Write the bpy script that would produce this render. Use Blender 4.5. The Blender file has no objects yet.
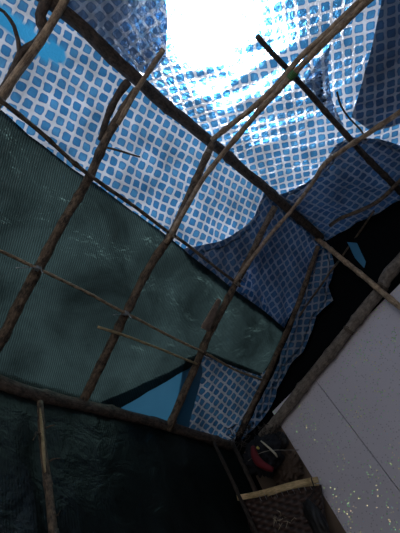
import bpy, bmesh, math, random
from mathutils import Vector, Matrix, noise

S = bpy.context.scene
COL = S.collection
rnd = random.Random(7)

# ------------------------------------------------------------------ camera
F = 465.0
up_c = Vector((-209, -314, 465)).normalized()
u_c = Vector((537, 331, 465)); u_c = (u_c - up_c * u_c.dot(up_c)).normalized()
x_c = u_c.cross(up_c).normalized()
if x_c.x < 0: x_c = -x_c
ZC = 0.9
CAM = Vector((0, 0, ZC))
def to_world(d): return Vector((d.dot(x_c), d.dot(u_c), d.dot(up_c)))
def ray(x, y): return to_world(Vector((x - 200, y - 266.5, F)))
cam = bpy.data.cameras.new('camera'); co = bpy.data.objects.new('camera', cam); COL.objects.link(co)
cx, cy, cz = to_world(Vector((1, 0, 0))), to_world(Vector((0, -1, 0))), to_world(Vector((0, 0, -1)))
co.matrix_world = Matrix(((cx.x, cy.x, cz.x, 0), (cx.y, cy.y, cz.y, 0), (cx.z, cy.z, cz.z, ZC), (0, 0, 0, 1)))
cam.sensor_fit = 'VERTICAL'; cam.sensor_height = 36; cam.lens = 36 * F / 533; cam.clip_start = 0.01
S.camera = co

# ------------------------------------------------------------------ planes of the hut
HALF, FAR, PLATE, RISE, BACK = 1.0, 1.76, 1.2, 0.46, -1.0
TH = math.atan(RISE)
class Plane:
    def __init__(s, o, e1, e2, n): s.o, s.e1, s.e2, s.n = Vector(o), Vector(e1), Vector(e2), Vector(n)
    def px(s, x, y, off=0.0):
        d = ray(x, y); o = s.o + s.n * off
        return CAM + d * ((o - CAM).dot(s.n) / d.dot(s.n))
    def ab(s, x, y, off=0.0):
        p = s.px(x, y, off) - s.o
        return (p.dot(s.e1), p.dot(s.e2))
    def at(s, a, b, off=0.0): return s.o + s.e1 * a + s.e2 * b + s.n * off
zr = ZC + PLATE + RISE
PL = Plane((0, 0, zr), (0, 1, 0), (-math.cos(TH), 0, -math.sin(TH)), (-math.sin(TH), 0, math.cos(TH)))
PR = Plane((0, 0, zr), (0, 1, 0), (math.cos(TH), 0, -math.sin(TH)), (math.sin(TH), 0, math.cos(TH)))
PG = Plane((0, FAR, ZC), (1, 0, 0), (0, 0, 1), (0, 1, 0))
PW = Plane((-HALF, 0, ZC), (0, 1, 0), (0, 0, 1), (-1, 0, 0))
SL = HALF / math.cos(TH)          # slope length

# ------------------------------------------------------------------ materials
def mat(name):
    m = bpy.data.materials.new(name); m.use_nodes = True
    nt = m.node_tree; nt.nodes.clear()
    return m, nt, nt.nodes.new('ShaderNodeOutputMaterial')
def N(nt, t, ins=None, **kw):
    n = nt.nodes.new('ShaderNode' + t)
    for k, v in kw.items(): setattr(n, k, v)
    for k, v in (ins or {}).items():
        if isinstance(v, bpy.types.NodeSocket): nt.links.new(v, n.inputs[k])
        else: n.inputs[k].default_value = v
    return n
def MA(nt, op, a, b=None, c=None, clamp=False):
    ins = {0: a}
    if b is not None: ins[1] = b
    if c is not None: ins[2] = c
    return N(nt, 'Math', ins, operation=op, use_clamp=clamp).outputs[0]
def MIX(nt, f, a, b):
    n = nt.nodes.new('ShaderNodeMix'); n.data_type = 'RGBA'
    for i, v in ((0, f), (6, a), (7, b)):
        if isinstance(v, bpy.types.NodeSocket): nt.links.new(v, n.inputs[i])
        else: n.inputs[i].default_value = v
    return n.outputs[2]
def C4(r, g, b): return (r, g, b, 1)

def tarp_shader(nt, out, col, tr, fwd, gl, rough=0.62, ior=1.22, bump=None, refl=0.35, base=None):
    """thin plastic sheet: reflects a little, lets light through both diffusely and forwards"""
    nin = {'Normal': bump} if bump is not None else {}
    dcol = col if base is None else base
    d = N(nt, 'BsdfDiffuse', dict(Color=dcol, **nin)).outputs[0]
    t = N(nt, 'BsdfTranslucent', dict(Color=col, **nin)).outputs[0]
    r = N(nt, 'BsdfRefraction', dict(Color=col, Roughness=rough, IOR=ior, **nin), distribution='BECKMANN').outputs[0]
    g = N(nt, 'BsdfGlossy', dict(Color=C4(.8, .8, .8), Roughness=0.35, **nin)).outputs[0]
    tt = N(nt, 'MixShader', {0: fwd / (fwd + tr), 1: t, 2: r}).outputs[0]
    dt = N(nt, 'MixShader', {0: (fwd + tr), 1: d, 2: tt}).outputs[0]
    fin = N(nt, 'MixShader', {0: gl, 1: dt, 2: g}).outputs[0]
    nt.links.new(fin, out.inputs[0])

def tile_material(name, dim=1.0, tr=.10, fwd=.30, sat=1.0):
    m, nt, out = mat(name)
    uv = N(nt, 'UVMap').outputs[0]
    wob = N(nt, 'TexNoise', {'Vector': uv, 'Scale': 40.0, 'Detail': 2.0}).outputs['Color']
    w2 = N(nt, 'VectorMath', {0: wob, 1: (.5, .5, .5)}, operation='SUBTRACT').outputs[0]
    w3 = N(nt, 'VectorMath', {0: w2, 3: 0.010}, operation='SCALE').outputs[0]
    p = N(nt, 'VectorMath', {0: uv, 1: w3}, operation='ADD').outputs[0]
    p = N(nt, 'VectorMath', {0: p, 3: 1 / 0.037}, operation='SCALE').outputs[0]
    fr = N(nt, 'VectorMath', {0: p}, operation='FRACTION').outputs[0]
    fl = N(nt, 'VectorMath', {0: p}, operation='FLOOR').outputs[0]
    sp = N(nt, 'SeparateXYZ', {0: fr})
    ax = MA(nt, 'ABSOLUTE', MA(nt, 'SUBTRACT', sp.outputs[0], .5))
    ay = MA(nt, 'ABSOLUTE', MA(nt, 'SUBTRACT', sp.outputs[1], .5))
    # superellipse distance: rounded tiles
    d = MA(nt, 'POWER', MA(nt, 'ADD', MA(nt, 'POWER', ax, 5.0), MA(nt, 'POWER', ay, 5.0)), .2)
    tile = N(nt, 'MapRange', {0: d, 1: .40, 2: .355, 3: 0.0, 4: 1.0}, clamp=True).outputs[0]
    wn = N(nt, 'TexWhiteNoise', {'Vector': fl}, noise_dimensions='2D')
    rim = N(nt, 'MapRange', {0: d, 1: .24, 2: .35, 3: 0.0, 4: 1.0}, clamp=True).outputs[0]
    core = MIX(nt, wn.outputs['Value'], C4(.035, .19, .44), C4(.075, .29, .58))
    tcol = MIX(nt, MA(nt, 'MULTIPLY', rim, .6), core, C4(.02, .12, .35))
    col = MIX(nt, tile, C4(.54, .61, .74), tcol)
    # plain blue printed border band near one edge of the sheet
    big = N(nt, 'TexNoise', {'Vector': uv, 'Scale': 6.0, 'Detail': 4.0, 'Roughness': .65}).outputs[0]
    dirt_fold_shade = N(nt, 'MapRange', {0: big, 1: .3, 2: .66, 3: .42, 4: 1.05}, clamp=True).outputs[0]  # grime blotches deepened to paint soft fold shadows into the colour
    hs = N(nt, 'HueSaturation', {'Color': col, 'Saturation': sat, 'Value': MA(nt, 'MULTIPLY', dirt_fold_shade, dim)}).outputs[0]
    band = N(nt, 'UVMap', uv_map='band').outputs[0]
    bs = N(nt, 'SeparateXYZ', {0: band}).outputs[0]
    hs = MIX(nt, bs, hs, C4(.03, .27, .55))
    bn = N(nt, 'TexNoise', {'Vector': uv, 'Scale': 55.0, 'Detail': 5.0, 'Roughness': .6, 'Distortion': .8}).outputs[0]
    bp = N(nt, 'Bump', {'Height': bn, 'Strength': .38, 'Distance': .014}).outputs[0]
    tarp_shader(nt, out, hs, tr, fwd, .05, rough=.46, ior=1.20, bump=bp)
    return m

def bark_material(name, a, b, scale=60, rough=.75):
    m, nt, out = mat(name)
    tc = N(nt, 'UVMap').outputs[0]
    mp = N(nt, 'Mapping', {0: tc, 3: (1.0, 22.0, 1)}).outputs[0]
    n1 = N(nt, 'TexNoise', {'Vector': mp, 'Scale': scale * .12, 'Detail': 6.0, 'Roughness': .7}).outputs[0]
    ob = N(nt, 'TexCoord').outputs['Object']
    n2 = N(nt, 'TexNoise', {'Vector': ob, 'Scale': 38.0, 'Detail': 5.0, 'Roughness': .65}).outputs[0]
    f = N(nt, 'MapRange', {0: MA(nt, 'ADD', MA(nt, 'MULTIPLY', n1, .5), MA(nt, 'MULTIPLY', n2, .5)), 1: .42, 2: .60, 3: 0.0, 4: 1.0}, clamp=True).outputs[0]
    col = MIX(nt, f, a, b)
    bp = N(nt, 'Bump', {'Height': MA(nt, 'ADD', n1, n2), 'Strength': 1.0, 'Distance': .007}).outputs[0]
    p = N(nt, 'BsdfPrincipled', {'Base Color': col, 'Roughness': rough, 'Normal': bp})
    nt.links.new(p.outputs[0], out.inputs[0])
    return m

def plain(name, c, rough=.7, metal=0.0, nscale=30, var=.25, bump=.2, spec=.3):
    m, nt, out = mat(name)
    ob = N(nt, 'TexCoord').outputs['Object']
    n = N(nt, 'TexNoise', {'Vector': ob, 'Scale': float(nscale), 'Detail': 4.0}).outputs[0]
    lo = C4(*[v * (1 - var) for v in c]); hi = C4(*[min(1, v * (1 + var)) for v in c])
    col = MIX(nt, n, lo, hi)
    bp = N(nt, 'Bump', {'Height': n, 'Strength': bump, 'Distance': .01}).outputs[0]
    p = N(nt, 'BsdfPrincipled', {'Base Color': col, 'Roughness': rough, 'Metallic': metal, 'Normal': bp, 'Specular IOR Level': spec})
    nt.links.new(p.outputs[0], out.inputs[0])
    return m

def net_material(name, col, tr, fwd, gl, weave=.0075, contrast=.75, crumple=.08):
    m, nt, out = mat(name)
    uv = N(nt, 'UVMap').outputs[0]
    sp = N(nt, 'SeparateXYZ', {0: uv})
    wob = N(nt, 'TexNoise', {'Vector': uv, 'Scale': 9.0, 'Detail': 3.0}).outputs[0]
    uu = MA(nt, 'ADD', sp.outputs[0], MA(nt, 'MULTIPLY', wob, .012))
    k = 2 * math.pi / weave
    s1 = MA(nt, 'SINE', MA(nt, 'MULTIPLY', uu, k))
    s2 = MA(nt, 'SINE', MA(nt, 'MULTIPLY', sp.outputs[1], k * .5))
    w = MA(nt, 'MULTIPLY_ADD', MA(nt, 'MULTIPLY', s1, MA(nt, 'MULTIPLY_ADD', s2, .3, .7)), .5, .5)
    big = N(nt, 'TexNoise', {'Vector': uv, 'Scale': 4.0, 'Detail': 5.0, 'Roughness': .6, 'Distortion': .5}).outputs[0]  # pale and dark blotches paint sheen and wrinkle light into the cloth
    f = MA(nt, 'MULTIPLY', MA(nt, 'MULTIPLY_ADD', w, contrast, 1 - contrast), N(nt, 'MapRange', {0: big, 1: .3, 2: .7, 3: .35, 4: 1.5}).outputs[0])
    c = N(nt, 'HueSaturation', {'Color': C4(*col), 'Value': f}).outputs[0]
    bn = N(nt, 'TexNoise', {'Vector': uv, 'Scale': 8.0, 'Detail': 5.0, 'Roughness': .55, 'Distortion': .5}).outputs[0]
    h = MA(nt, 'MULTIPLY_ADD', w, .03, bn)
    bp = N(nt, 'Bump', {'Height': h, 'Strength': 1.0, 'Distance': .012 + .035 * crumple}).outputs[0]
    dk = N(nt, 'HueSaturation', {'Color': c, 'Value': .28}).outputs[0]
    tarp_shader(nt, out, c, tr, fwd, gl, rough=.75, ior=1.6, bump=bp, base=dk)
    return m

M = {}
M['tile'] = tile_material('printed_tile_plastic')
M['tile2'] = tile_material('shaded_printed_tile_plastic', .66, .105, .03, .9)  # shaded copy of the tile print, shade put into its colour
M['tile4'] = tile_material('deep_shade_printed_tile_plastic', .55, .05, .02, 1.0)  # darker shaded copy for the dim eave piece and gable flap
M['tile3'] = tile_material('dimmed_hazed_printed_tile_plastic', .8, .16, .10, .6)  # dimmed and greyed copy, lens haze by the glare mixed into its colour
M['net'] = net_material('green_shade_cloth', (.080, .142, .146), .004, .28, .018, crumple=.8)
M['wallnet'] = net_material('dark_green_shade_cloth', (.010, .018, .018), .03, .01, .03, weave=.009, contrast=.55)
M['blue'] = None
m, nt, out = mat('plain_blue_plastic')
uvn = N(nt, 'TexCoord').outputs['Object']
nn = N(nt, 'TexNoise', {'Vector': uvn, 'Scale': 12.0, 'Detail': 4.0}).outputs[0]
tarp_shader(nt, out, MIX(nt, nn, C4(.04, .18, .33), C4(.06, .24, .42)), .07, .02, .05)
M['blue'] = m
M['black'] = plain('black_plastic_sheet', (.003, .004, .005), .8, nscale=8, spec=.05)
M['bark'] = bark_material('dark_bark', C4(.035, .025, .018), C4(.25, .175, .115))
M['log'] = bark_material('weathered_log_bark', C4(.03, .023, .019), C4(.14, .10, .075))
M['dark'] = bark_material('blackened_bark', C4(.02, .016, .013), C4(.07, .05, .038))
M['cane'] = bark_material('dry_cane', C4(.20, .13, .08), C4(.62, .45, .29), rough=.55)
M['split'] = bark_material('peeled_cane', C4(.36, .26, .13), C4(.60, .46, .26), rough=.55)
M['grey'] = bark_material('grey_pole', C4(.11, .09, .075), C4(.30, .25, .20), rough=.7)
M['rim'] = bark_material('peeled_split_cane', C4(.42, .29, .13), C4(.80, .60, .33), rough=.55)
M['sack'] = plain('crumpled_sack', (.075, .05, .036), .85, nscale=40, var=.5, bump=.9)
M['wire'] = plain('dull_wire', (.35, .36, .38), .4, .6)
M['string'] = plain('grey_string', (.30, .27, .23), .8)
M['twine'] = plain('dark_twine', (.10, .075, .055), .8)
M['leafgreen'] = plain('green_tape', (.07, .20, .06), .5)
M['card'] = plain('brown_board', (.15, .105, .075), .8, nscale=18)
M['wood'] = bark_material('worn_flat_wood', C4(.15, .11, .085), C4(.30, .23, .18))
M['earth'] = plain('packed_earth', (.16, .11, .075), .95, nscale=9, bump=.6)
M['weave'] = None
M['cloth'] = plain('dark_cloth', (.009, .010, .014), .8, nscale=25, bump=.8)
M['red'] = plain('red_cloth', (.12, .009, .014), .75, nscale=25)
M['pale'] = plain('pale_strip', (.55, .50, .38), .6)
M['yellow'] = plain('yellow_knot', (.55, .45, .10), .6)
M['bag'] = plain('black_bag', (.014, .013, .013), .45, nscale=14, bump=.6)
M['straw'] = plain('dry_straw', (.36, .30, .21), .8)

# white glitter panel
m, nt, out = mat('white_glitter_panel')
ob = N(nt, 'TexCoord').outputs['Object']
n1 = N(nt, 'TexNoise', {'Vector': ob, 'Scale': 5.0, 'Detail': 2.0}).outputs[0]
base = MIX(nt, n1, C4(.58, .545, .60), C4(.66, .625, .68))
v1 = N(nt, 'TexVoronoi', {'Vector': ob, 'Scale': 95.0})
dk = MA(nt, 'MULTIPLY', MA(nt, 'LESS_THAN', v1.outputs['Distance'], .26), MA(nt, 'GREATER_THAN', N(nt, 'SeparateColor', {0: v1.outputs['Color']}).outputs[0], .45))
base = MIX(nt, MA(nt, 'MULTIPLY', dk, .5), base, C4(.24, .225, .26))
v2 = N(nt, 'TexVoronoi', {'Vector': ob, 'Scale': 170.0})
sc2 = N(nt, 'SeparateColor', {0: v2.outputs['Color']})
patch = N(nt, 'TexNoise', {'Vector': ob, 'Scale': 7.0, 'Detail': 2.0}).outputs[0]
fl = MA(nt, 'MULTIPLY', MA(nt, 'LESS_THAN', v2.outputs['Distance'], .42),
        MA(nt, 'GREATER_THAN', MA(nt, 'MULTIPLY_ADD', patch, .9, sc2.outputs[0]), 1.38))
hue = N(nt, 'CombineColor', {0: MA(nt, 'MULTIPLY_ADD', sc2.outputs[1], .5, .08), 1: .6, 2: 1.0}, mode='HSV').outputs[0]
nrm = N(nt, 'VectorMath', {0: v2.outputs['Color'], 1: (.5, .5, .5)}, operation='SUBTRACT').outputs[0]
nrm = N(nt, 'VectorMath', {0: nrm, 3: 1.3}, operation='SCALE').outputs[0]
geo = N(nt, 'NewGeometry').outputs['Normal']
nrm = N(nt, 'VectorMath', {0: N(nt, 'VectorMath', {0: geo, 1: nrm}, operation='ADD').outputs[0]}, operation='NORMALIZE').outputs[0]
pb = N(nt, 'BsdfPrincipled', {'Base Color': base, 'Roughness': .42})
gb = N(nt, 'BsdfGlossy', {'Color': hue, 'Roughness': .28, 'Normal': nrm})
mx = N(nt, 'MixShader', {0: fl, 1: pb.outputs[0], 2: gb.outputs[0]})
nt.links.new(mx.outputs[0], out.inputs[0]); M['panel'] = m

# woven basket
m, nt, out = mat('woven_cane')
uv = N(nt, 'UVMap').outputs[0]
sp = N(nt, 'SeparateXYZ', {0: uv})
a = MA(nt, 'SINE', MA(nt, 'MULTIPLY', sp.outputs[0], 2 * math.pi / .026))
b = MA(nt, 'SINE', MA(nt, 'MULTIPLY', sp.outputs[1], 2 * math.pi / .026))
w = MA(nt, 'MULTIPLY_ADD', MA(nt, 'MULTIPLY', a, b), .5, .5)
col = MIX(nt, w, C4(.012, .007, .006), C4(.07, .036, .026))
bp = N(nt, 'Bump', {'Height': w, 'Strength': .8, 'Distance': .01}).outputs[0]
p = N(nt, 'BsdfPrincipled', {'Base Color': col, 'Roughness': .6, 'Normal': bp})
nt.links.new(p.outputs[0], out.inputs[0]); M['weave'] = m

# ------------------------------------------------------------------ object helpers
def tag(o, label=None, cat=None, group=None, kind=None):
    if label: o['label'] = label
    if cat: o['category'] = cat
    if group: o['group'] = group
    if kind: o['kind'] = kind
    return o
def link(name, bm, m, loc=(0, 0, 0), parent=None, smooth=True):
    """bm holds world coordinates; the object's origin goes to loc"""
    loc = Vector(loc)
    bm.transform(Matrix.Translation(-loc))
    me = bpy.data.meshes.new(name); bm.to_mesh(me); bm.free()
    me.materials.append(m)
    if smooth: me.polygons.foreach_set('use_smooth', [True] * len(me.polygons))
    o = bpy.data.objects.new(name, me); COL.objects.link(o)
    if parent is not None:
        o.parent = parent; o.location = loc - WORLD[parent.name]
    else: o.location = loc
    WORLD[o.name] = loc
    return o
WORLD = {}
def empty(name, loc):
    o = bpy.data.objects.new(name, None); COL.objects.link(o); o.location = loc; o.empty_display_size = .05
    WORLD[o.name] = Vector(loc); return o

def catmull(pts, step):
    P = [Vector(p) for p in pts]
    if len(P) == 2: P = [P[0], P[0].lerp(P[1], .5), P[1]]
    P = [P[0] * 2 - P[1]] + P + [P[-1] * 2 - P[-2]]
    out = []
    for i in range(1, len(P) - 2):
        n = max(1, int((P[i + 1] - P[i]).length / step))
        for k in range(n):
            t = k / n
            a, b, c, d = P[i - 1], P[i], P[i + 1], P[i + 2]
            out.append(.5 * ((2 * b) + (c - a) * t + (2 * a - 5 * b + 4 * c - d) * t * t + (3 * b - a - 3 * c + d) * t ** 3))
    out.append(P[-2]); return out

def tube_bm(bm, pts, rad, seg=10, seed=0, rough=.12):
    """swept tube with uneven section; rad(t) radius along 0..1"""
    uvl = bm.loops.layers.uv.verify()
    n = len(pts); rings = []
    ref = Vector((0.31, 0.52, 0.79)); L = 0; acc = []
    for i, p in enumerate(pts):
        if i: L += (p - pts[i - 1]).length
        acc.append(L)
    for i, p in enumerate(pts):
        d = (pts[min(i + 1, n - 1)] - pts[max(i - 1, 0)]).normalized()
        s = d.cross(ref).normalized(); t = s.cross(d)
        ring = []
        for k in range(seg):
            a = 2 * math.pi * k / seg
            r = rad(i / (n - 1))
            q = p + (s * math.cos(a) + t * math.sin(a)) * r
            r *= 1 + rough * noise.noise(Vector((math.cos(a) * .8 + seed * 3.1, math.sin(a) * .8, acc[i] * 14 + seed)))
            ring.append(bm.verts.new(p + (s * math.cos(a) + t * math.sin(a)) * r))
        rings.append(ring)
    for i in range(n - 1):
        for k in range(seg):
            f = bm.faces.new((rings[i][k], rings[i][(k + 1) % seg], rings[i + 1][(k + 1) % seg], rings[i + 1][k]))
            vs = [(acc[i], k / seg), (acc[i], (k + 1) / seg), (acc[i + 1], (k + 1) / seg), (acc[i + 1], k / seg)]
            for l, (x, y) in zip(f.loops, vs): l[uvl].uv = (x * 8, y * .12)
    bm.faces.new(list(reversed(rings[0]))); bm.faces.new(rings[-1])

SEED = [0]
def pole(name, label, cat, pts, r0, r1, m, group=None, knots=5, wob=.004, parent=None, rough=.14, step=.02, fat=1.4):
    r0 *= fat; r1 *= fat
    SEED[0] += 1; sd = SEED[0]
    path = catmull(pts, step)
    n = len(path)
    for i in range(1, n - 1):
        w = math.sin(math.pi * i / (n - 1)) ** .3
        q = path[i] * 5
        path[i] = path[i] + Vector((noise.noise(q + Vector((sd, 0, 0))), noise.noise(q + Vector((0, sd, 7))), noise.noise(q + Vector((3, 9, sd))))) * wob * w
    ks = [(k + .3 + .5 * random.Random(sd * 31 + k).random()) / knots for k in range(knots)]
    Lt = sum((path[i + 1] - path[i]).length for i in range(n - 1))
    def rad(t):
        r = r0 + (r1 - r0) * t
        b = sum(math.exp(-((t - k) * Lt / .010) ** 2) for k in ks)
        return r * (1 + .22 * min(b, 1.2))
    bm = bmesh.new(); tube_bm(bm, path, rad, seg=12, seed=sd, rough=rough)
    o = link(name, bm, m, path[0], parent)
    if label: tag(o, label, cat, group)
    o_path[o.name] = path
    return o
o_path = {}

def stub(parent, t, length, r, side, name='twig_stub', m=None):
    path = o_path[parent.name]; i = int(t * (len(path) - 1))
    p = path[i]; d = (path[min(i + 1, len(path) - 1)] - path[max(i - 1, 0)]).normalized()
    s = Vector(side).normalized(); s = (s - d * s.dot(d)).normalized()
    q = p + (s * .85 + d * .5) * length
    mid = p.lerp(q, .55) + s * length * .1
    bm = bmesh.new(); tube_bm(bm, catmull([p, mid, q], .01), lambda k: r * (1 - .5 * k), seg=7, seed=i)
    return link(name, bm, m or parent.data.materials[0], p, parent)

def lash(parent, p, axis, rad, turns=3, m=None, name='lashing', wr=.0016, tail=True, pitch=.0036):
    ax = Vector(axis).normalized(); s = ax.cross(Vector((.3, .2, .9))).normalized(); t = ax.cross(s)
    pts = []
    for k in range(turns * 12 + 1):
        a = 2 * math.pi * k / 12
        pts.append(Vector(p) + ax * ((k / 12 - turns / 2) * pitch) + (s * math.cos(a) + t * math.sin(a)) * rad * (1 + .06 * math.sin(k * 1.7)))
    if tail:
        pts.append(pts[-1] + (t + ax * .3) * .012); pts.append(pts[-1] + (s * .6 + t * .6 - Vector((0, 0, .5))) * .016)
    bm = bmesh.new(); tube_bm(bm, pts, lambda k: wr, seg=6, rough=.05)
    return link(name, bm, m or M['twine'], p, parent)

# ------------------------------------------------------------------ sheets
def inside(p, poly):
    x, y = p; c = False; j = len(poly) - 1
    for i in range(len(poly)):
        xi, yi = poly[i]; xj, yj = poly[j]
        if (yi > y) != (yj > y) and x < (xj - xi) * (y - yi) / (yj - yi) + xi: c = not c
        j = i
    return c
def clip(poly, x0, x1, y0, y1):
    def cut(P, ax, v, s):
        R = []
        for i in range(len(P)):
            a, b = P[i - 1], P[i]
            ia, ib = s * (a[ax] - v) >= 0, s * (b[ax] - v) >= 0
            if ia != ib:
                t = (v - a[ax]) / (b[ax] - a[ax]); q = [a[0] + (b[0] - a[0]) * t, a[1] + (b[1] - a[1]) * t]; q[ax] = v
                R.append(tuple(q))
            if ib: R.append(b)
        return R
    for ax, v, s in ((0, x0, 1), (0, x1, -1), (1, y0, 1), (1, y1, -1)):
        poly = cut(poly, ax, v, s)
        if not poly: return poly
    return poly
def smooth_outline(poly, step, ragged, seed):
    out = []
    for i in range(len(poly)):
        a, b = Vector(poly[i]), Vector(poly[(i + 1) % len(poly)])
        n = max(1, int((b - a).length / step)); nrm = Vector((-(b - a).y, (b - a).x)).normalized()
        for k in range(n):
            p = a.lerp(b, k / n)
            w = ragged * (noise.noise(Vector((p.x * 7, p.y * 7, seed))) + .5 * noise.noise(Vector((p.x * 26, p.y * 26, seed + 3))))
            if k == 0: w *= .3
            p = p + nrm * w
            out.append((p.x, p.y))
    return out
def sheet(name, plane, poly, off, m, step=.014, rot=0.0, uvo=(0, 0), ragged=.004, seed=0, band=None, scale=1.0):
    """a thin sheet: outline poly in plane coordinates, off(a,b) = distance from the plane along its outward normal"""
    pl = smooth_outline(poly, .03, ragged, seed)
    xs = [p[0] for p in pl]; ys = [p[1] for p in pl]
    i0, i1 = math.floor(min(xs) / step), math.floor(max(xs) / step); j0, j1 = math.floor(min(ys) / step), math.floor(max(ys) / step)
    mark = set()
    for i in range(len(pl)):
        a, b = pl[i], pl[(i + 1) % len(pl)]
        L = math.hypot(b[0] - a[0], b[1] - a[1]); n = max(1, int(L / step * 6))
        for k in range(n + 1):
            x = a[0] + (b[0] - a[0]) * k / n; y = a[1] + (b[1] - a[1]) * k / n
            ci, cj = math.floor(x / step), math.floor(y / step)
            for di in (-1, 0, 1):
                for dj in (-1, 0, 1): mark.add((ci + di, cj + dj))
    bm = bmesh.new(); uvl = bm.loops.layers.uv.new('UVMap'); bl = bm.loops.layers.uv.new('band'); V = {}
    cr, sr = math.cos(rot), math.sin(rot)
    def vert(p):
        k = (round(p[0] * 20000), round(p[1] * 20000))
        if k not in V: V[k] = (bm.verts.new(plane.at(p[0], p[1], off(*p))), p)
        return V[k]
    for i in range(i0, i1 + 1):
        for j in range(j0, j1 + 1):
            x0, y0 = i * step, j * step
            if (i, j) in mark:
                q = clip(pl, x0, x0 + step, y0, y0 + step)
            else:
                if not inside((x0 + step / 2, y0 + step / 2), pl): continue
                q = [(x0, y0), (x0 + step, y0), (x0 + step, y0 + step), (x0, y0 + step)]
            vs = []
            for p in q:
                v = vert(p)
                if not vs or (v[0] is not vs[-1][0]): vs.append(v)
            while len(vs) > 1 and vs[0][0] is vs[-1][0]: vs.pop()
            if len(vs) < 3 or len({id(v[0]) for v in vs}) < len(vs): continue
            try: f = bm.faces.new([v[0] for v in vs])
            except ValueError: continue
            for l, v in zip(f.loops, vs):
                a, b = v[1]
                l[uvl].uv = ((a * cr - b * sr + uvo[0]) * scale, (a * sr + b * cr + uvo[1]) * scale)
                l[bl].uv = (band(a, b) if band else 0.0, 0.0)
    bm.normal_update()
    # face the inside of the hut
    tot = sum((f.normal.dot(plane.n) * f.calc_area() for f in bm.faces))
    if tot > 0: bmesh.ops.reverse_faces(bm, faces=bm.faces[:])
    cx_, cy_ = sum(xs) / len(xs), sum(ys) / len(ys)
    return link(name, bm, m, plane.at(cx_, cy_, 0))

def ns(x, y, s): return noise.noise(Vector((x, y, s)))
def folds(a, b, seed, amp, fa, fb, ang):
    """creases running along direction ang"""
    c, s = math.cos(ang), math.sin(ang)
    x, y = a * c + b * s, -a * s + b * c
    y += .05 * ns(x * 3, y * 3, seed + 5)
    v = ns(x * fa, y * fb, seed)
    return amp * (1 - abs(v) * 2.2)
def roof_off(base_ridge, base_eave, seed, amp=.012, crease=.006, ang=.3):
    def f(a, b):
        t = min(1, max(0, b / .45))
        o = base_ridge + (base_eave - base_ridge) * t
        e = min(1.0, max(.15, b / .12))
        o += e * (amp * abs(ns(a * 3.1, b * 3.1, seed)) * 1.6 + amp * .55 * ns(a * 8, b * 8, seed + 2) + folds(a, b, seed, crease, 2.5, 9, ang) + .0035 * ns(a * 24, b * 24, seed + 9))
        return o
    return f

# ================================================================== SETTING
def box_bm(lo, hi, bev=0.0):
    bm = bmesh.new(); bmesh.ops.create_cube(bm, size=1)
    lo, hi = Vector(lo), Vector(hi)
    bm.transform(Matrix.Translation((lo + hi) / 2) @ Matrix.Diagonal((*(hi - lo), 1)))
    if bev: bmesh.ops.bevel(bm, geom=bm.edges[:], offset=bev, segments=2, affect='EDGES', profile=.5)
    return bm
tag(link('floor', box_bm((-1.5, BACK - .6, -.08), (1.5, FAR + .5, 0)), M['earth'], (0, .3, -.08), smooth=False), kind='structure')
# left wall of dark shade cloth, hung from the wall plate
wl_off = lambda a, b: .012 + .010 * ns(a * 3, b * 3, 4.2) + .005 * ns(a * 14, b * 2, 8) + .002 * ns(a * 40, b * 6, 1)
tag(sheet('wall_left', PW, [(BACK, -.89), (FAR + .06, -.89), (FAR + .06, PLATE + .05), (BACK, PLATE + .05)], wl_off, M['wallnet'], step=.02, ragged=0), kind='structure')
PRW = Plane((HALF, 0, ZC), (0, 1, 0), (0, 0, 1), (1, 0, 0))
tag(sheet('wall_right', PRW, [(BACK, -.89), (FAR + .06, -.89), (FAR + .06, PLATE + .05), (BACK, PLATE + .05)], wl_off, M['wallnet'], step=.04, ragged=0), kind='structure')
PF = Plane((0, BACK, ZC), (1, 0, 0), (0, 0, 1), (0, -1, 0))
tag(sheet('wall_front_baffle', PF, [(-HALF - .02, -.89), (-.25, -.89), (-.25, 1.0), (-HALF - .02, 1.0)], wl_off, M['wallnet'], step=.04, ragged=0), kind='structure')  # unseen partial wall, added to hold back daylight from the open front
# far wall: black sheeting over the whole gable end
gz = lambda x: PLATE + RISE * (1 - abs(x)) + .03
tag(sheet('wall_back', PG, [(-HALF - .05, -.89), (HALF + .05, -.89), (HALF + .05, gz(1)), (0, gz(0) + .03), (-HALF - .05, gz(1))], lambda a, b: .045 + .008 * ns(a * 5, b * 5, 3) + .003 * ns(a * 20, b * 20, 1), M['black'], step=.03, ragged=0), kind='structure')

# ================================================================== PANELS ON THE FAR WALL
px0 = PG.px(282, 425).x; seam = PG.px(322, 395).x
px0 = (px0 + PG.px(345, 533).x) / 2; seam = (seam + PG.px(400, 483).x) / 2
top = PLATE - .02
for nm, a, b, lab in (('wall_panel', px0, seam - .0012, 'narrow white glittery speckled wall panel beside the basket corner'),
                      ('wall_panel', seam + .0012, .985, 'broad white glittery speckled wall panel right of the seam')):
    o = link(nm, box_bm((a, FAR - .004, .02), (b, FAR + .006, ZC + top), .0015), M['panel'], ((a + b) / 2, FAR, .02), smooth=False)
    tag(o, lab, 'wall panel', 'white speckled panels on the far wall')
# brown board strip filling the corner
o = link('corner_board', box_bm((-.955, FAR + .004, .02), (px0 + .03, FAR + .014, ZC + PLATE - .06), .001), M['card'], (-.84, FAR, .02), smooth=False)
tag(o, 'dull brown board filling the corner left of the white panels, behind the basket', 'board')

# ================================================================== TARPS
P = lambda pl, pts, off=.03: [pl.ab(x, y, off) for x, y in pts]
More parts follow.
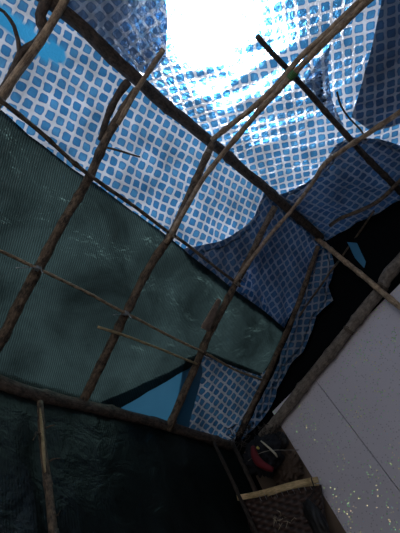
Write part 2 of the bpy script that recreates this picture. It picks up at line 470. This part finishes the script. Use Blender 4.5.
# -- left slope, bright sheet between ridge and green cloth
lowL = P(PL, [(0, 111), (30, 138), (75, 173), (108, 195), (140, 218), (176, 245), (240, 297), (292, 336)])
polyL = [(BACK, -.03)] + [(FAR + .08, -.03), (FAR + .08, lowL[-1][1])] + lowL[::-1] + [(BACK, lowL[0][1] + .02)]
bA = P(PL, [(0, 12), (20, 28), (38, 40), (66, 60)]); 
def bandL(a, b):
    # plain blue border print crossing the near part of the sheet
    (x0, y0), (x1, y1) = bA[0], bA[-1]
    t = (a - x0) * (y1 - y0) - (b - y0) * (x1 - x0)
    d = abs(t) / math.hypot(x1 - x0, y1 - y0)
    d += .012 * ns(a * 20, b * 20, 2)
    return 1.0 if d < .026 and a < x1 + .015 * ns(a * 30, b * 30, 8) else 0.0
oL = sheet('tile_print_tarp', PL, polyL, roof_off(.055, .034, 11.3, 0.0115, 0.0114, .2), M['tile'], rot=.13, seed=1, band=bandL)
tag(oL, 'bright sunlit blue tile-print tarp above the green cloth on the left slope', 'tarp', 'tile-print tarps of the roof')
# -- left slope, far piece lapped inside
polyL2 = P(PL, [(263, 202), (258, 216), (246, 229), (226, 241), (200, 247), (184, 250), (196, 268), (240, 300), (268, 320), (296, 342), (300, 336)], .02)
e = polyL2[-1]; e0 = polyL2[0]
polyL2 += [(FAR + .08, e[1]), (FAR + .08, -.012), (e0[0], -.012)]
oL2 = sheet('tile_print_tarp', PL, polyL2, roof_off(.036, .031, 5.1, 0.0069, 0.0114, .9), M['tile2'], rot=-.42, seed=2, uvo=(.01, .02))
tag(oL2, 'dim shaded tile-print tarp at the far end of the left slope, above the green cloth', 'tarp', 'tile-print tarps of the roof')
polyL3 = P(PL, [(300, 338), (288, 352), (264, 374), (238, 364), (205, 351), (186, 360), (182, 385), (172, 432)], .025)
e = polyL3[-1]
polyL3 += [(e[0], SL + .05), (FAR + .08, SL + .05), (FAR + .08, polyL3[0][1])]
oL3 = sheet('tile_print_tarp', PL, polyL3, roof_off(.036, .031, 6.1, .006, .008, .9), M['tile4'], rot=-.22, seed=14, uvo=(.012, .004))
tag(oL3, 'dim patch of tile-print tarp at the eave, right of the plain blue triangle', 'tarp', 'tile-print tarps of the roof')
# -- right slope main sheet
def offR(a, b):
    o = roof_off(.055, .045, 21.7, 0.0115, 0.0080, 1.15)(a, b)
    w = math.exp(-((a - .85) / .28) ** 2) * min(1, b / .1)
    o += w * folds(a, b, 31, .008, 3, 11, 1.2)
    return o
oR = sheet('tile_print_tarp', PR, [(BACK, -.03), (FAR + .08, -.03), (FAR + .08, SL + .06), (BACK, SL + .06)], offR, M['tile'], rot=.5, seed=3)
tag(oR, 'large crumpled tile-print tarp of the right slope with the white-hot glare in it', 'tarp', 'tile-print tarps of the roof')
# -- dark lapped pieces on the right slope
c1 = P(PR, [(384, -12), (376, 30), (368, 60), (359, 92), (352, 118), (372, 132), (398, 125), (440, 108)])
poly = c1 + [(c1[-1][0] + .05, SL + .05), (.3, SL + .05), (.45, c1[0][1] + .05)]
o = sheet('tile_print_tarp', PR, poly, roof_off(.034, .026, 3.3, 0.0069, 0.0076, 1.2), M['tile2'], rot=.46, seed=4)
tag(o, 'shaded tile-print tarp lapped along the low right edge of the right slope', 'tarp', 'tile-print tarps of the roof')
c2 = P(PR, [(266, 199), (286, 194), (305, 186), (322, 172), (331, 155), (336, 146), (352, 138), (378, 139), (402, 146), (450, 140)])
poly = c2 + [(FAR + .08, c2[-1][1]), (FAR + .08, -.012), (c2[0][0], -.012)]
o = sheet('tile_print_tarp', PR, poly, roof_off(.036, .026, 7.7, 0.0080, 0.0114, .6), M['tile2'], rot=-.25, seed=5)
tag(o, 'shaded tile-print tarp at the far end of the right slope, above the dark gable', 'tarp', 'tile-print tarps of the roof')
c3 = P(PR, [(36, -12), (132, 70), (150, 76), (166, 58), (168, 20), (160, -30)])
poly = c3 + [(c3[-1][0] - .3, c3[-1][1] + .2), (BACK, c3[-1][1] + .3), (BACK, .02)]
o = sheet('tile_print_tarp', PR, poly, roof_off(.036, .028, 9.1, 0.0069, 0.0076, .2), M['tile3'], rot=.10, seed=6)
tag(o, 'grey-blue tile-print tarp, tinted with lens haze, left of the glare, beyond the ridge log', 'tarp', 'tile-print tarps of the roof')
poly = P(PR, [(303, 82), (317, 64), (331, 44), (328, 72), (332, 100), (344, 126), (326, 118)])
o = sheet('fold_shade_patch', PR, poly, lambda a, b: .030 + .006 * ns(a * 9, b * 9, 4), M['tile3'], rot=.5, seed=12)  # lapped sheet added to paint a dark fold triangle onto the tarp
tag(o, 'small tile-print sheet added as fold shade beside the green tie on the pale cane', 'shade patch')
# -- flap folded down over the gable
poly = P(PG, [(316, 238), (327, 245), (331, 262), (325, 284), (330, 298), (312, 313), (306, 333), (299, 350), (285, 365), (273, 387), (268, 404), (252, 424), (236, 440), (246, 418), (270, 370), (290, 322)], -.02)
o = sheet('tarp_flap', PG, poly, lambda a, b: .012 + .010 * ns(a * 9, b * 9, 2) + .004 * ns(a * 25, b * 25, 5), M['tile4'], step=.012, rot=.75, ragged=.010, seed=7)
tag(o, 'ragged edge flap of tile-print tarp hanging over the dark gable end', 'tarp')
# -- green shade cloth
topn = P(PL, [(-40, 74), (0, 108), (30, 135), (75, 170), (108, 192), (140, 215), (172, 239), (200, 262), (232, 287), (262, 309), (291, 332)], .015)
botn = P(PL, [(278, 356), (262, 377), (232, 366), (205, 356), (190, 370), (156, 389), (118, 411)], .015)
poly = [(BACK, topn[0][1])] + topn + botn + [(botn[-1][0], SL + .05), (BACK, SL + .05)]
def offN(a, b): return .019 + .006 * abs(ns(a * 2.6, b * 2.6, 3)) + .009 * max(0, .35 - abs(ns(a * 4 + b * 2, b * 4 - a, 6))) + folds(a, b, 17, .004, 2.2, 8, .5) + folds(a, b, 23, .003, 3, 9, -.7) + .0012 * ns(a * 25, b * 25, 1)
oN = sheet('shade_cloth', PL, poly, offN, M['net'], rot=.25, seed=8)
tag(oN, 'dark green shade cloth stretched over the lower left slope', 'shade cloth')
# -- plain blue sheet in the gap at the eave
poly = P(PL, [(100, 402), (150, 380), (200, 356), (203, 372), (186, 436)], .034)
lo = [(max(a for a, b in poly), SL + .06), (min(a for a, b in poly), SL + .06)]
o = sheet('blue_sheet', PL, [poly[0], poly[1], poly[2], poly[3], poly[4]] + lo, lambda a, b: .034 + .004 * ns(a * 6, b * 6, 1), M['blue'], seed=9)
tag(o, 'plain blue plastic sheet showing as a triangle at the eave', 'plastic sheet')
poly = P(PG, [(347, 242), (357, 243), (366, 262), (364, 268), (355, 258)], .03)
o = sheet('blue_strip', PG, poly, lambda a, b: .030 + .003 * ns(a * 9, b * 9, 4), M['blue'], step=.01, ragged=.003)
tag(o, 'faint narrow blue plastic strip in the dark gable under the right roof edge', 'plastic strip')

# ================================================================== POLES
def L(pts, off): return [PL.px(x, y, off) for x, y in pts]
def R(pts, off): return [PR.px(x, y, off) for x, y in pts]
def G(pts, off): return [PG.px(x, y, off) for x, y in pts]
GR = 'rafter sticks of the left slope'
# ridge log: sits on the crossing rafters
rz = zr + .026
ridge = pole('ridge_log', 'thick dark ridge log running under the peak of the roof', 'log',
    [(0.004, -.95, rz), (-.006, -.2, rz + .004), (.006, .25, rz), (-.004, .62, rz + .003), (.004, 1.1, rz), (0, FAR - .01, rz)], .021, .017, M['log'], knots=9, wob=.006, fat=1.2)
# rafters
r1 = pole('rafter_stick', 'pale-edged rafter stick nearest the top left corner', 'stick', L([(72, -14), (64, 2), (45, 34), (25, 63), (0, 99), (-40, 160), (-150, 330)], 0), .009, .012, M['cane'], GR)
r2 = pole('rafter_stick', 'knobbly dark rafter stick crossing the green cloth, second from the left', 'stick', L([(136, 90), (118, 118), (103, 143), (84, 186), (60, 228), (40, 264), (20, 304), (0, 342), (-28, 384)], 0), .009, .0135, M['bark'], GR, knots=11, wob=.006)
r2b = pole('splint_stick', 'short pale stick tied along the ridge end of the second rafter', 'stick', [PR.px(163, 50, -.016), PL.px(146, 76, -.026), PL.px(133, 97, -.024), PL.px(118, 124, -.024)], .0065, .006, M['cane'], knots=3)
r3 = pole('rafter_stick', 'long straight rafter stick from mid ridge down to the eave', 'stick', L([(213, 143), (196, 180), (174, 230), (152, 262), (134, 296), (108, 350), (82, 404)], 0), .010, .012, M['bark'], GR, knots=10)
r4 = pole('rafter_stick', 'rafter stick ending at the right side of the blue triangle', 'stick', L([(275, 207), (258, 240), (240, 276), (222, 310), (204, 346), (186, 388), (168, 430)], 0), .010, .0115, M['bark'], GR, knots=10)
r5 = pole('rafter_stick', 'dark last rafter stick beside the far gable', 'stick', L([(318, 246), (308, 276), (293, 318), (276, 356), (260, 390), (238, 436)], 0), .0085, .010, M['bark'], GR, knots=8)
for r, ts in ((r2, (.15, .3, .42, .55, .66, .8)), (r3, (.2, .38, .5, .62, .8)), (r4, (.2, .45, .6, .8)), (r1, (.3, .5)), (r5, (.3, .6))):
    for i, t in enumerate(ts): stub(r, t, .018, .0045, ((-1) ** i * .6, (-1) ** i, -.5))
# purlins and battens on the left slope, lashed under the rafters
GB = 'thin battens across the left slope'
OFB = -.023
p1 = pole('batten', 'thin dark batten along the top edge of the green cloth', 'stick', L([(-30, 76), (0, 99), (34, 127), (75, 163), (108, 188), (140, 211), (173, 235), (205, 259), (240, 286)], OFB), .0062, .005, M['bark'], GB, fat=1.15, knots=12, wob=.007)
p2 = pole('batten', 'long thin batten across the middle of the green cloth', 'stick', L([(-30, 240), (0, 251), (38, 268), (80, 289), (125, 313), (166, 334), (204, 353), (232, 368), (262, 380)], OFB), .005, .0045, M['cane'], GB, fat=1.1, knots=12, wob=.006)
p3 = pole('batten', 'short pale peeled stick just below the middle batten', 'stick', L([(98, 327), (128, 337), (160, 349), (197, 364)], OFB), .0048, .0038, M['split'], GB, fat=1.1, knots=4, wob=.004)
p4 = pole('thin_twig', 'short dark twig poking from the second rafter onto bright tarp', 'twig', L([(104, 147), (120, 151), (140, 157)], -.013), .003, .002, M['bark'], knots=2)
# right slope members
q1 = pole('purlin', 'dark purlin under the right slope parallel to the ridge', 'stick', R([(257, 36), (264, 44), (290, 72), (322, 108), (356, 146), (390, 181), (428, 219)], .004), .0065, .011, M['log'], knots=8, wob=.005)
r6 = pole('rafter_stick', 'thin pale rafter on the right slope meeting the ridge at mid log', 'stick', R([(212, 140), (232, 124), (256, 105), (282, 79), (300, 58), (330, 30), (372, -10)], -.012) + [PR.at(PR.ab(372, -10)[0] - .03, SL - .03, -.008)], .0075, .006, M['cane'], knots=7)
# collar ties: span from slope to slope under the ridge
s1 = pole('collar_cane', 'long pale cane from the top right edge past the ridge to the long straight rafter', 'cane', [PR.at(PR.ab(392, -22)[0] - .05, SL - .03, -.012), PR.px(392, -22, -.024), PR.px(368, 1, -.028), PR.px(330, 37, -.032), PR.px(292, 75, -.036), PR.px(250, 122, -.036), PL.px(208, 172, -.036), PL.px(186, 208, -.032), PL.px(166, 243, -.027)], .0088, .0062, M['cane'], 'canes tied across under the ridge', knots=11)
s2 = pole('collar_cane', 'crooked cane from the right edge under the ridge to the blue-triangle rafter', 'cane', [PR.at(PR.ab(430, 88)[0], SL - .03, -.012), PR.px(430, 88, -.020), PR.px(400, 112, -.022), PR.px(364, 136, -.026), PR.px(328, 160, -.03), PR.px(312, 183, -.03), PL.px(290, 212, -.034), PL.px(262, 245, -.030), PL.px(234, 283, -.026)], .0078, .006, M['cane'], 'canes tied across under the ridge', knots=10)
s3 = pole('crooked_stick', 'short knotted crooked stick at the lower right of the right slope', 'stick', [PR.at(PR.ab(424, 160)[0] + .02, SL - .03, -.012)] + R([(424, 160), (400, 181), (382, 198), (366, 208), (340, 219), (330, 226)], -.014), .0085, .006, M['bark'], knots=6, wob=.005)
s3b = pole('thin_twig', 'slender twig from the dark gable edge to the last rafter', 'twig', [PR.px(374, 211, -.028), PR.px(352, 243, -.045), PG.px(331, 271, -.07), PG.px(313, 296, -.06), PL.px(298, 318, -.026)], .0034, .003, M['bark'], knots=5)
s4 = pole('gable_stick', 'thin straight stick running from the ridge end across the black gable', 'stick', [PG.px(316, 238, -.022), PG.px(335, 253, -.045), PG.px(352, 267, -.058), PG.px(383, 293, -.078), PG.px(408, 314, -.082), PG.px(440, 340, -.085)], .0085, .0085, M['cane'], knots=8)
for r, ts in ((s1, (.3, .45, .6, .75)), (s2, (.3, .42, .55, .7)), (s3, (.4, .6))):
    for i, t in enumerate(ts): stub(r, t, .012, .0035, ((-1) ** i, (-1) ** i * .6, -.4))
# dark forked branch near the top-left
d1 = pole('forked_branch', 'dark crooked branch hugging the top left rafter', 'branch', L([(52, -8), (40, 14), (44, 30), (36, 44), (22, 54), (17, 66), (10, 78), (0, 92), (-10, 104)], .013), .012, .007, M['log'], knots=5, wob=.008)
bm = bmesh.new(); tube_bm(bm, catmull(L([(20, 56), (18, 40), (14, 26), (4, 12), (-8, 4)], .014), .02), lambda t: .008 * (1 - .5 * t), seg=9, seed=5)
link('side_branch', bm, M['log'], PL.px(20, 56, .014), d1)
d2 = pole('rough_stick', 'dark rough stick lying alongside the top of the second rafter', 'stick', L([(128, 82), (118, 96), (108, 116), (100, 140)], .008), .010, .006, M['log'], knots=3)
# wall plates
wp = pole('wall_plate_log', 'dark log along the top of the left wall under the green cloth', 'log', [(-HALF, BACK + .1, ZC + PLATE)] + [PW.px(x, y) for x, y in ((-30, 372), (0, 382), (50, 398), (110, 412), (180, 430))] + [(-HALF + .01, FAR - .005, ZC + PLATE)], .017, .015, M['log'], knots=9, wob=.006)
gp = pole('gable_pole', 'thick grey pole along the top of the white panels', 'pole', G([(262, 437), (284, 412), (320, 365), (360, 316), (382, 287), (400, 262)], -.03) + [(.9, FAR - .03, ZC + PLATE + .07)], .019, .023, M['grey'], knots=9, wob=.006, fat=1.18)
wpr = pole('wall_plate_log', 'log along the top of the right wall', 'log', [(HALF, BACK + .1, ZC + PLATE), (HALF, .4, ZC + PLATE), (HALF - .01, FAR - .06, ZC + PLATE)], .017, .015, M['log'])
# post on the left wall
st = pole('wall_stake', 'thin upright stick with twigs and a peeled streak against the left wall cloth', 'stick', [PW.px(40, 402, -.028)] + [PW.px(x, y, -.022) for x, y in ((42, 428), (45, 462), (50, 505), (54, 540), (60, 590))] + [(-HALF + .02, PW.px(60, 590, -.02).y - .02, 0)], .007, .013, M['bark'], knots=10, wob=.006)
bm = bmesh.new()
tube_bm(bm, catmull([PW.px(x, y, -.0315) for x, y in ((40, 408), (42, 430), (43.5, 450), (45, 472))], .02), lambda t: .0055 * (math.sin(math.pi * (.08 + .84 * t)) ** .5), seg=8, seed=3)
tag(link('peeled_streak', bm, M['split'], PW.px(40, 408, -.03), st), 'pale peeled streak')
for (pts) in ([(45, 436), (38, 433), (33, 440)], [(44, 429), (50, 426), (55, 425)], [(47, 463), (53, 459), (60, 458)], [(51, 517), (58, 515), (60, 511)], [(43, 434), (36, 432), (35, 436)]):
    bm = bmesh.new(); tube_bm(bm, catmull([PW.px(x, y, -.026 - .01 * i) for i, (x, y) in enumerate(pts)], .01), lambda t: .0032 * (1 - .6 * t), seg=7)
    link('side_twig', bm, M['bark'], PW.px(*pts[0], -.026), st)
# corner posts
cpA = pole('corner_post', 'thin dark upright post in the corner left of the cloth bundle', 'post', [(-HALF + .05, FAR - .06, ZC + PLATE - .03), (-HALF + .045, FAR - .055, ZC + .6), (-HALF + .05, FAR - .06, 0)], .007, .008, M['dark'], knots=6)
cpB = pole('corner_post', 'slimmer dark post just left of the corner post', 'post', [(-HALF + .03, FAR - .17, ZC + PLATE - .03), (-HALF + .03, FAR - .165, ZC + .5), (-HALF + .03, FAR - .17, 0)], .005, .006, M['dark'], knots=6)
cpC = pole('corner_post', 'far right corner post under the roof', 'post', [(HALF - .05, FAR - .06, ZC + PLATE - .03), (HALF - .05, FAR - .06, 0)], .012, .014, M['log'])
cpD = pole('corner_post', 'near left corner post at the open end', 'post', [(-HALF + .03, BACK + .1, ZC + PLATE - .02), (-HALF + .03, BACK + .1, 0)], .014, .016, M['log'])
cpE = pole('corner_post', 'near right corner post at the open end', 'post', [(HALF - .03, BACK + .1, ZC + PLATE - .02), (HALF - .03, BACK + .1, 0)], .014, .016, M['log'])

# lashings where members cross (each belongs to the stick it is wound round)
def ax_of(o, t):
    p = o_path[o.name]; i = int(t * (len(p) - 1)); return (p[min(i + 1, len(p) - 1)] - p[max(i - 1, 0)]).normalized()
def nearest(o, q):
    p = o_path[o.name]; i = min(range(len(p)), key=lambda k: (p[k] - q).length); return p[i], (p[min(i + 1, len(p) - 1)] - p[max(i - 1, 0)]).normalized()
for o, q, rr, mm in ((p1, L([(76, 164)], OFB)[0], .0085, M['twine']), (p1, L([(172, 235)], OFB)[0], .0085, M['string']), (p1, L([(238, 284)], OFB)[0], .008, M['string']),
                 (p2, L([(38, 268)], OFB)[0], .008, M['wire']), (p2, L([(125, 313)], OFB)[0], .008, M['wire']), (p2, L([(204, 353)], OFB)[0], .0075, M['twine']),
                 (s1, L([(172, 234)], -.03)[0], .0095, M['string']), (s2, L([(238, 277)], -.027)[0], .009, M['string']), (r3, L([(208, 154)], 0)[0], .0135, M['string']),
                 (r4, L([(271, 215)], 0)[0], .0135, M['twine']), (gp, G([(382, 290)], -.03)[0], .026, M['twine']), (gp, G([(348, 330)], -.03)[0], .0235, M['twine'])):
    pt, ax = nearest(o, q); lash(o, pt, ax, rr, turns=4, m=mm)
pt, ax = nearest(s1, PR.px(292, 75, -.036)); lash(s1, pt, ax, .0115, turns=5, m=M['leafgreen'], name='green_tie', wr=.0028, tail=False, pitch=.006)
pt, ax = nearest(s1, PR.px(306, 62, -.034)); lash(s1, pt, ax, .0105, turns=2, m=M['string'])
# loose wires poking out at the crossings
for nm, pts, par in (('tie_wire', [(16, 268), (30, 267.5), (40, 268)], p2), ('tie_wire', [(113, 315), (120, 314.5), (128, 315)], p2)):
    bm = bmesh.new(); tube_bm(bm, catmull([PL.px(x, y, OFB - .012) for x, y in pts], .01), lambda t: .0014, seg=6)
    link(nm, bm, M['wire'], PL.px(*pts[0], OFB - .012), par)
# loose string from the purlin
o = pole('loose_string', 'dark loop of string dangling from the dark purlin', 'string', R([(337, 92), (341, 106), (349, 118), (360, 130), (366, 140)], -.008), .0028, .0022, M['twine'], knots=1)

# flat wooden tag on the blue-triangle rafter
a, b = PL.px(206, 327, -.024), PL.px(219, 300, -.022)
d = (b - a).normalized(); s = PL.n.cross(d).normalized()
bm = bmesh.new()
prof = [(-.10, .022), (.0, .024), (.3, .020), (.7, .015), (.95, .012), (1.04, .008)]
rows = []
Lg = (b - a).length
for t, w in prof:
    c = a + d * Lg * t
    rows.append([bm.verts.new(c + s * w - PL.n * .004), bm.verts.new(c - s * w - PL.n * .004), bm.verts.new(c - s * w + PL.n * .004), bm.verts.new(c + s * w + PL.n * .004)])
for i in range(len(rows) - 1):
    for k in range(4): bm.faces.new((rows[i][k], rows[i][(k + 1) % 4], rows[i + 1][(k + 1) % 4], rows[i + 1][k]))
bm.faces.new(rows[0][::-1]); bm.faces.new(rows[-1])
bmesh.ops.recalc_face_normals(bm, faces=bm.faces[:])
bmesh.ops.bevel(bm, geom=bm.edges[:], offset=.0015, segments=2, affect='EDGES', profile=.5)
o = link('wooden_slat', bm, M['wood'], a); tag(o, 'short flat greyish wood slat tucked behind the blue-triangle rafter', 'wood slat')

# ================================================================== CORNER OBJECTS
# basket hanging in the corner, bamboo rim on top
A = CAM + ray(238, 499) * (1.60 / ray(238, 499).y); B = CAM + ray(319, 481) * (1.685 / ray(319, 481).y)
bk = empty('woven_basket', (A + B) / 2 - Vector((0, 0, .22)))
tag(bk, 'dark brown woven basket with a pale split-cane rim in the corner', 'basket')
dx = (B - A); ln = dx.length; dx.normalize()
dn = Vector((0, 0, -1)); dn = (dn - dx * dn.dot(dx)).normalized(); dn = (dn + Vector((0, .10, 0))).normalized()
bk_dir = dx.cross(dn).normalized()
if bk_dir.y < 0: bk_dir = -bk_dir
DEP = .07
def bpt(u_, v_, w_): return A + dx * ln * u_ + dn * v_ + bk_dir * w_
def strip_bm(path, hw, ht, up):
    bm = bmesh.new(); uvl = bm.loops.layers.uv.verify(); rows = []
    for i, p in enumerate(path):
        d = (path[min(i + 1, len(path) - 1)] - path[max(0, i - 1)]).normalized(); s = d.cross(up).normalized()
        rows.append([bm.verts.new(p + up * ht * sy + s * hw * sx) for sx, sy in ((-1, -1), (1, -1), (1, 1), (-1, 1))])
    for i in range(len(rows) - 1):
        for k in range(4):
            f = bm.faces.new((rows[i][k], rows[i][(k + 1) % 4], rows[i + 1][(k + 1) % 4], rows[i + 1][k]))
            for l, q in zip(f.loops, ((i, k), (i, k + 1), (i + 1, k + 1), (i + 1, k))): l[uvl].uv = (q[0] * .16, q[1] * .03)
    bm.faces.new(rows[0][::-1]); bm.faces.new(rows[-1])
    bmesh.ops.recalc_face_normals(bm, faces=bm.faces[:])
    bmesh.ops.bevel(bm, geom=bm.edges[:], offset=.001, segments=1, affect='EDGES')
    return bm
upv = -dn
link('rim', strip_bm([bpt(t / 12, -.003 + .003 * math.sin(t * .5), -.006) for t in range(0, 13)], .004, .0105, upv), M['rim'], bpt(.5, 0, 0), bk, smooth=False)
tag(link('rim', strip_bm([bpt(.38 + .62 * t / 10, .014 - .007 * math.sin(math.pi * t / 10), -.0085) for t in range(11)], .003, .0028, upv), M['rim'], bpt(.5, .014, 0), bk, smooth=False), 'slim second rim cane')
# body: rounded tub section
bm = bmesh.new(); uvl = bm.loops.layers.uv.verify(); rows = []
NU, NV = 34, 16
for j in range(NV + 1):
    v = j / NV; row = []
    for i in range(NU):
        a = 2 * math.pi * i / NU
        k = 3.2
        ca, sa = math.cos(a), math.sin(a)
        rr = (abs(ca) ** k + abs(sa) ** k) ** (-1 / k)
        sh = 1 - .16 * v - .25 * max(0, v - .8) ** 2 * 8
        row.append(bm.verts.new(bpt(.5 + .485 * ca * rr * sh, .006 + v * .20, DEP * .5 + .002 + DEP * .5 * sa * rr * sh)))
    rows.append(row)
for j in range(NV):
    for i in range(NU):
        f = bm.faces.new((rows[j][i], rows[j][(i + 1) % NU], rows[j + 1][(i + 1) % NU], rows[j + 1][i]))
        for l, (x, y) in zip(f.loops, ((i, j), (i + 1, j), (i + 1, j + 1), (i, j + 1))): l[uvl].uv = (x * .0135, y * .0135)
bm.faces.new(rows[-1])
bmesh.ops.recalc_face_normals(bm, faces=bm.faces[:])
bod = link('body', bm, M['weave'], bpt(.5, .1, DEP * .5), bk)
for i in range(10):
    u_ = .28 + .068 * i
    bm = bmesh.new(); tube_bm(bm, [bpt(u_, .006, -.011), bpt(u_ + .006, .016, -.009), bpt(u_ + .012, .026, -.004)], lambda t: .0011, seg=6)
    link('stitch', bm, M['wire'], bpt(u_, .01, -.01), bk)
# cloth bundle above the basket
def blob_bm(c, rad, seed, amp=.12, fq=2.2, sub=4):
    bm = bmesh.new(); bmesh.ops.create_icosphere(bm, subdivisions=sub, radius=1)
    for v in bm.verts:
        n = v.co.normalized(); k = 1 + amp * noise.noise(n * fq + Vector((seed, 0, 0))) + amp * .5 * noise.noise(n * fq * 3 + Vector((0, seed, 0)))
        v.co = Vector(c) + Vector((n.x * rad[0], n.y * rad[1], n.z * rad[2])) * k
    return bm
def at_y(x, y, Y): d = ray(x, y); return CAM + d * (Y / d.y)
cb = at_y(264, 455, 1.635)
bun = empty('cloth_bundle', cb - Vector((0, 0, .07)))
tag(bun, 'dark cloth bundle with a red band tied up in the corner above the basket', 'bundle')
link('body', blob_bm(cb, (.078, .055, .072), 3, .38, 2.6, 5), M['cloth'], cb, bun)
rg = Vector((1, 0, -.5)).normalized()
def band_path(fr, to, n, R_=1.0, ph=0):
    pts = []
    for i in range(n + 1):
        x, y = fr[0] + (to[0] - fr[0]) * i / n, fr[1] + (to[1] - fr[1]) * i / n
        x += 6 * math.sin(math.pi * i / n) * ph; y += 4 * math.sin(math.pi * i / n) * abs(ph)
        pts.append(at_y(x, y, 1.635 - .056 * R_ - .016 * math.sin(math.pi * i / n)))
    return pts
bm = bmesh.new(); tube_bm(bm, band_path((253, 447), (273, 470), 14, .95, -.75), lambda t: .0165 * math.sin(math.pi * (.1 + .8 * t)) ** .5, seg=12, seed=2)
tag(link('band', bm, M['red'], cb, bun), 'red band')
bm = bmesh.new(); tube_bm(bm, band_path((261, 441), (277, 457), 12, 1.08, .75), lambda t: .0042 * math.sin(math.pi * (.1 + .8 * t)) ** .5, seg=10)
tag(link('strip', bm, M['pale'], cb, bun), 'pale curled strip')
tag(link('knot', blob_bm(at_y(258, 448, 1.565), (.005, .007, .007), 8), M['yellow'], at_y(258, 448, 1.565), bun), 'yellow knot')
bm = bmesh.new(); tube_bm(bm, catmull([at_y(248, 461, 1.585), at_y(258, 454, 1.575), at_y(270, 450.5, 1.58), at_y(284, 450, 1.60), at_y(299, 450, 1.70)], .02), lambda t: .0012, seg=6)
tag(link('cord', bm, M['string'], cb, bun), 'thin pale cord')
# dark pouch right of it
pc = at_y(279, 442, 1.725)
o = link('dark_pouch', blob_bm(pc, (.045, .022, .04), 6, .15), M['bag'], pc); tag(o, 'small black pouch behind the cloth bundle beside the white panel', 'pouch')
# crumpled brown paper bag
pp = at_y(286, 469, 1.715)
o = link('paper_sack', blob_bm(pp, (.062, .03, .06), 14, .45, 3.5, 5), M['sack'], pp); tag(o, 'crumpled brown paper sack between bundle and basket rim', 'sack')
# black bag below the rim at right
pb_ = at_y(317, 522, 1.612)
o = link('black_bag', blob_bm(pb_, (.032, .020, .08), 4, .2, 2.5, 4), M['bag'], pb_); tag(o, 'limp black plastic bag hanging at the right end of the basket', 'bag')
bm = bmesh.new(); tube_bm(bm, catmull([pb_ + Vector((-.004, 0, .072)), bpt(.93, .03, -.014), bpt(.93, -.012, -.012), bpt(.94, -.013, .004), bpt(.94, .012, .008)], .008), lambda t: .0024, seg=7)
link('handle', bm, M['bag'], pb_, o)
# tangled straw poking from the basket weave
bm = bmesh.new(); rr_ = random.Random(4)
for i in range(14):
    p = at_y(270 + rr_.random() * 22, 514 + rr_.random() * 10, 1.575); q = p + Vector((rr_.uniform(-.03, .03), rr_.uniform(-.01, .0), rr_.uniform(-.025, .025)))
    tube_bm(bm, catmull([p, (p + q) / 2 + Vector((rr_.uniform(-.008, .008), 0, rr_.uniform(-.008, .008))), q], .01), lambda t: .0011, seg=5)
o = link('straw', bm, M['straw'], at_y(281, 519, 1.575), bk); o['kind'] = 'stuff'
# tufts of frayed fibres at the wall corner
bm = bmesh.new()
for i in range(110):
    p = at_y(232 + rr_.random() * 48, 446 - rr_.random() * 22, 1.655); q = p + Vector((rr_.uniform(-.04, .04), -.012, rr_.uniform(-.04, .03)))
    tube_bm(bm, catmull([p, (p + q) / 2 + Vector((rr_.uniform(-.01, .01), -.006, rr_.uniform(-.01, .01))), q], .012), lambda t: .0022 * (1 - .6 * t), seg=5)
o = link('frayed_fibres', bm, M['dark'], at_y(258, 434, 1.655)); tag(o, 'tuft of frayed dark fibres where the tarp meets the corner', 'fibres', kind='stuff')

# ================================================================== LIGHT
hot = ray(212, 2).normalized()
n_in = -PR.n; ior = 1.20; c1_ = -n_in.dot(hot); eta = 1 / ior
k = 1 - eta * eta * (1 - c1_ * c1_); sund = (hot * eta + n_in * (eta * c1_ - math.sqrt(k))).normalized()
sun = bpy.data.lights.new('sun', 'SUN'); sun.energy = 12.0; sun.angle = math.radians(.6); sun.color = (1, .97, .92)
so = bpy.data.objects.new('sun', sun); COL.objects.link(so); so.rotation_euler = sund.to_track_quat('Z', 'Y').to_euler(); so.location = (1, 2, 5)
w = bpy.data.worlds.new('world'); S.world = w; w.use_nodes = True
bg = w.node_tree.nodes['Background']; bg.inputs[0].default_value = (.97, .965, 1.0, 1); bg.inputs[1].default_value = 1.3
S.view_settings.view_transform = 'Standard'; S.view_settings.look = 'None'; S.view_settings.gamma = 1; S.view_settings.use_curve_mapping = False
S.view_settings.exposure = 0.0
S.cycles.max_bounces = 10; S.cycles.diffuse_bounces = 5; S.cycles.transmission_bounces = 8; S.cycles.glossy_bounces = 3
S.cycles.use_denoising = True
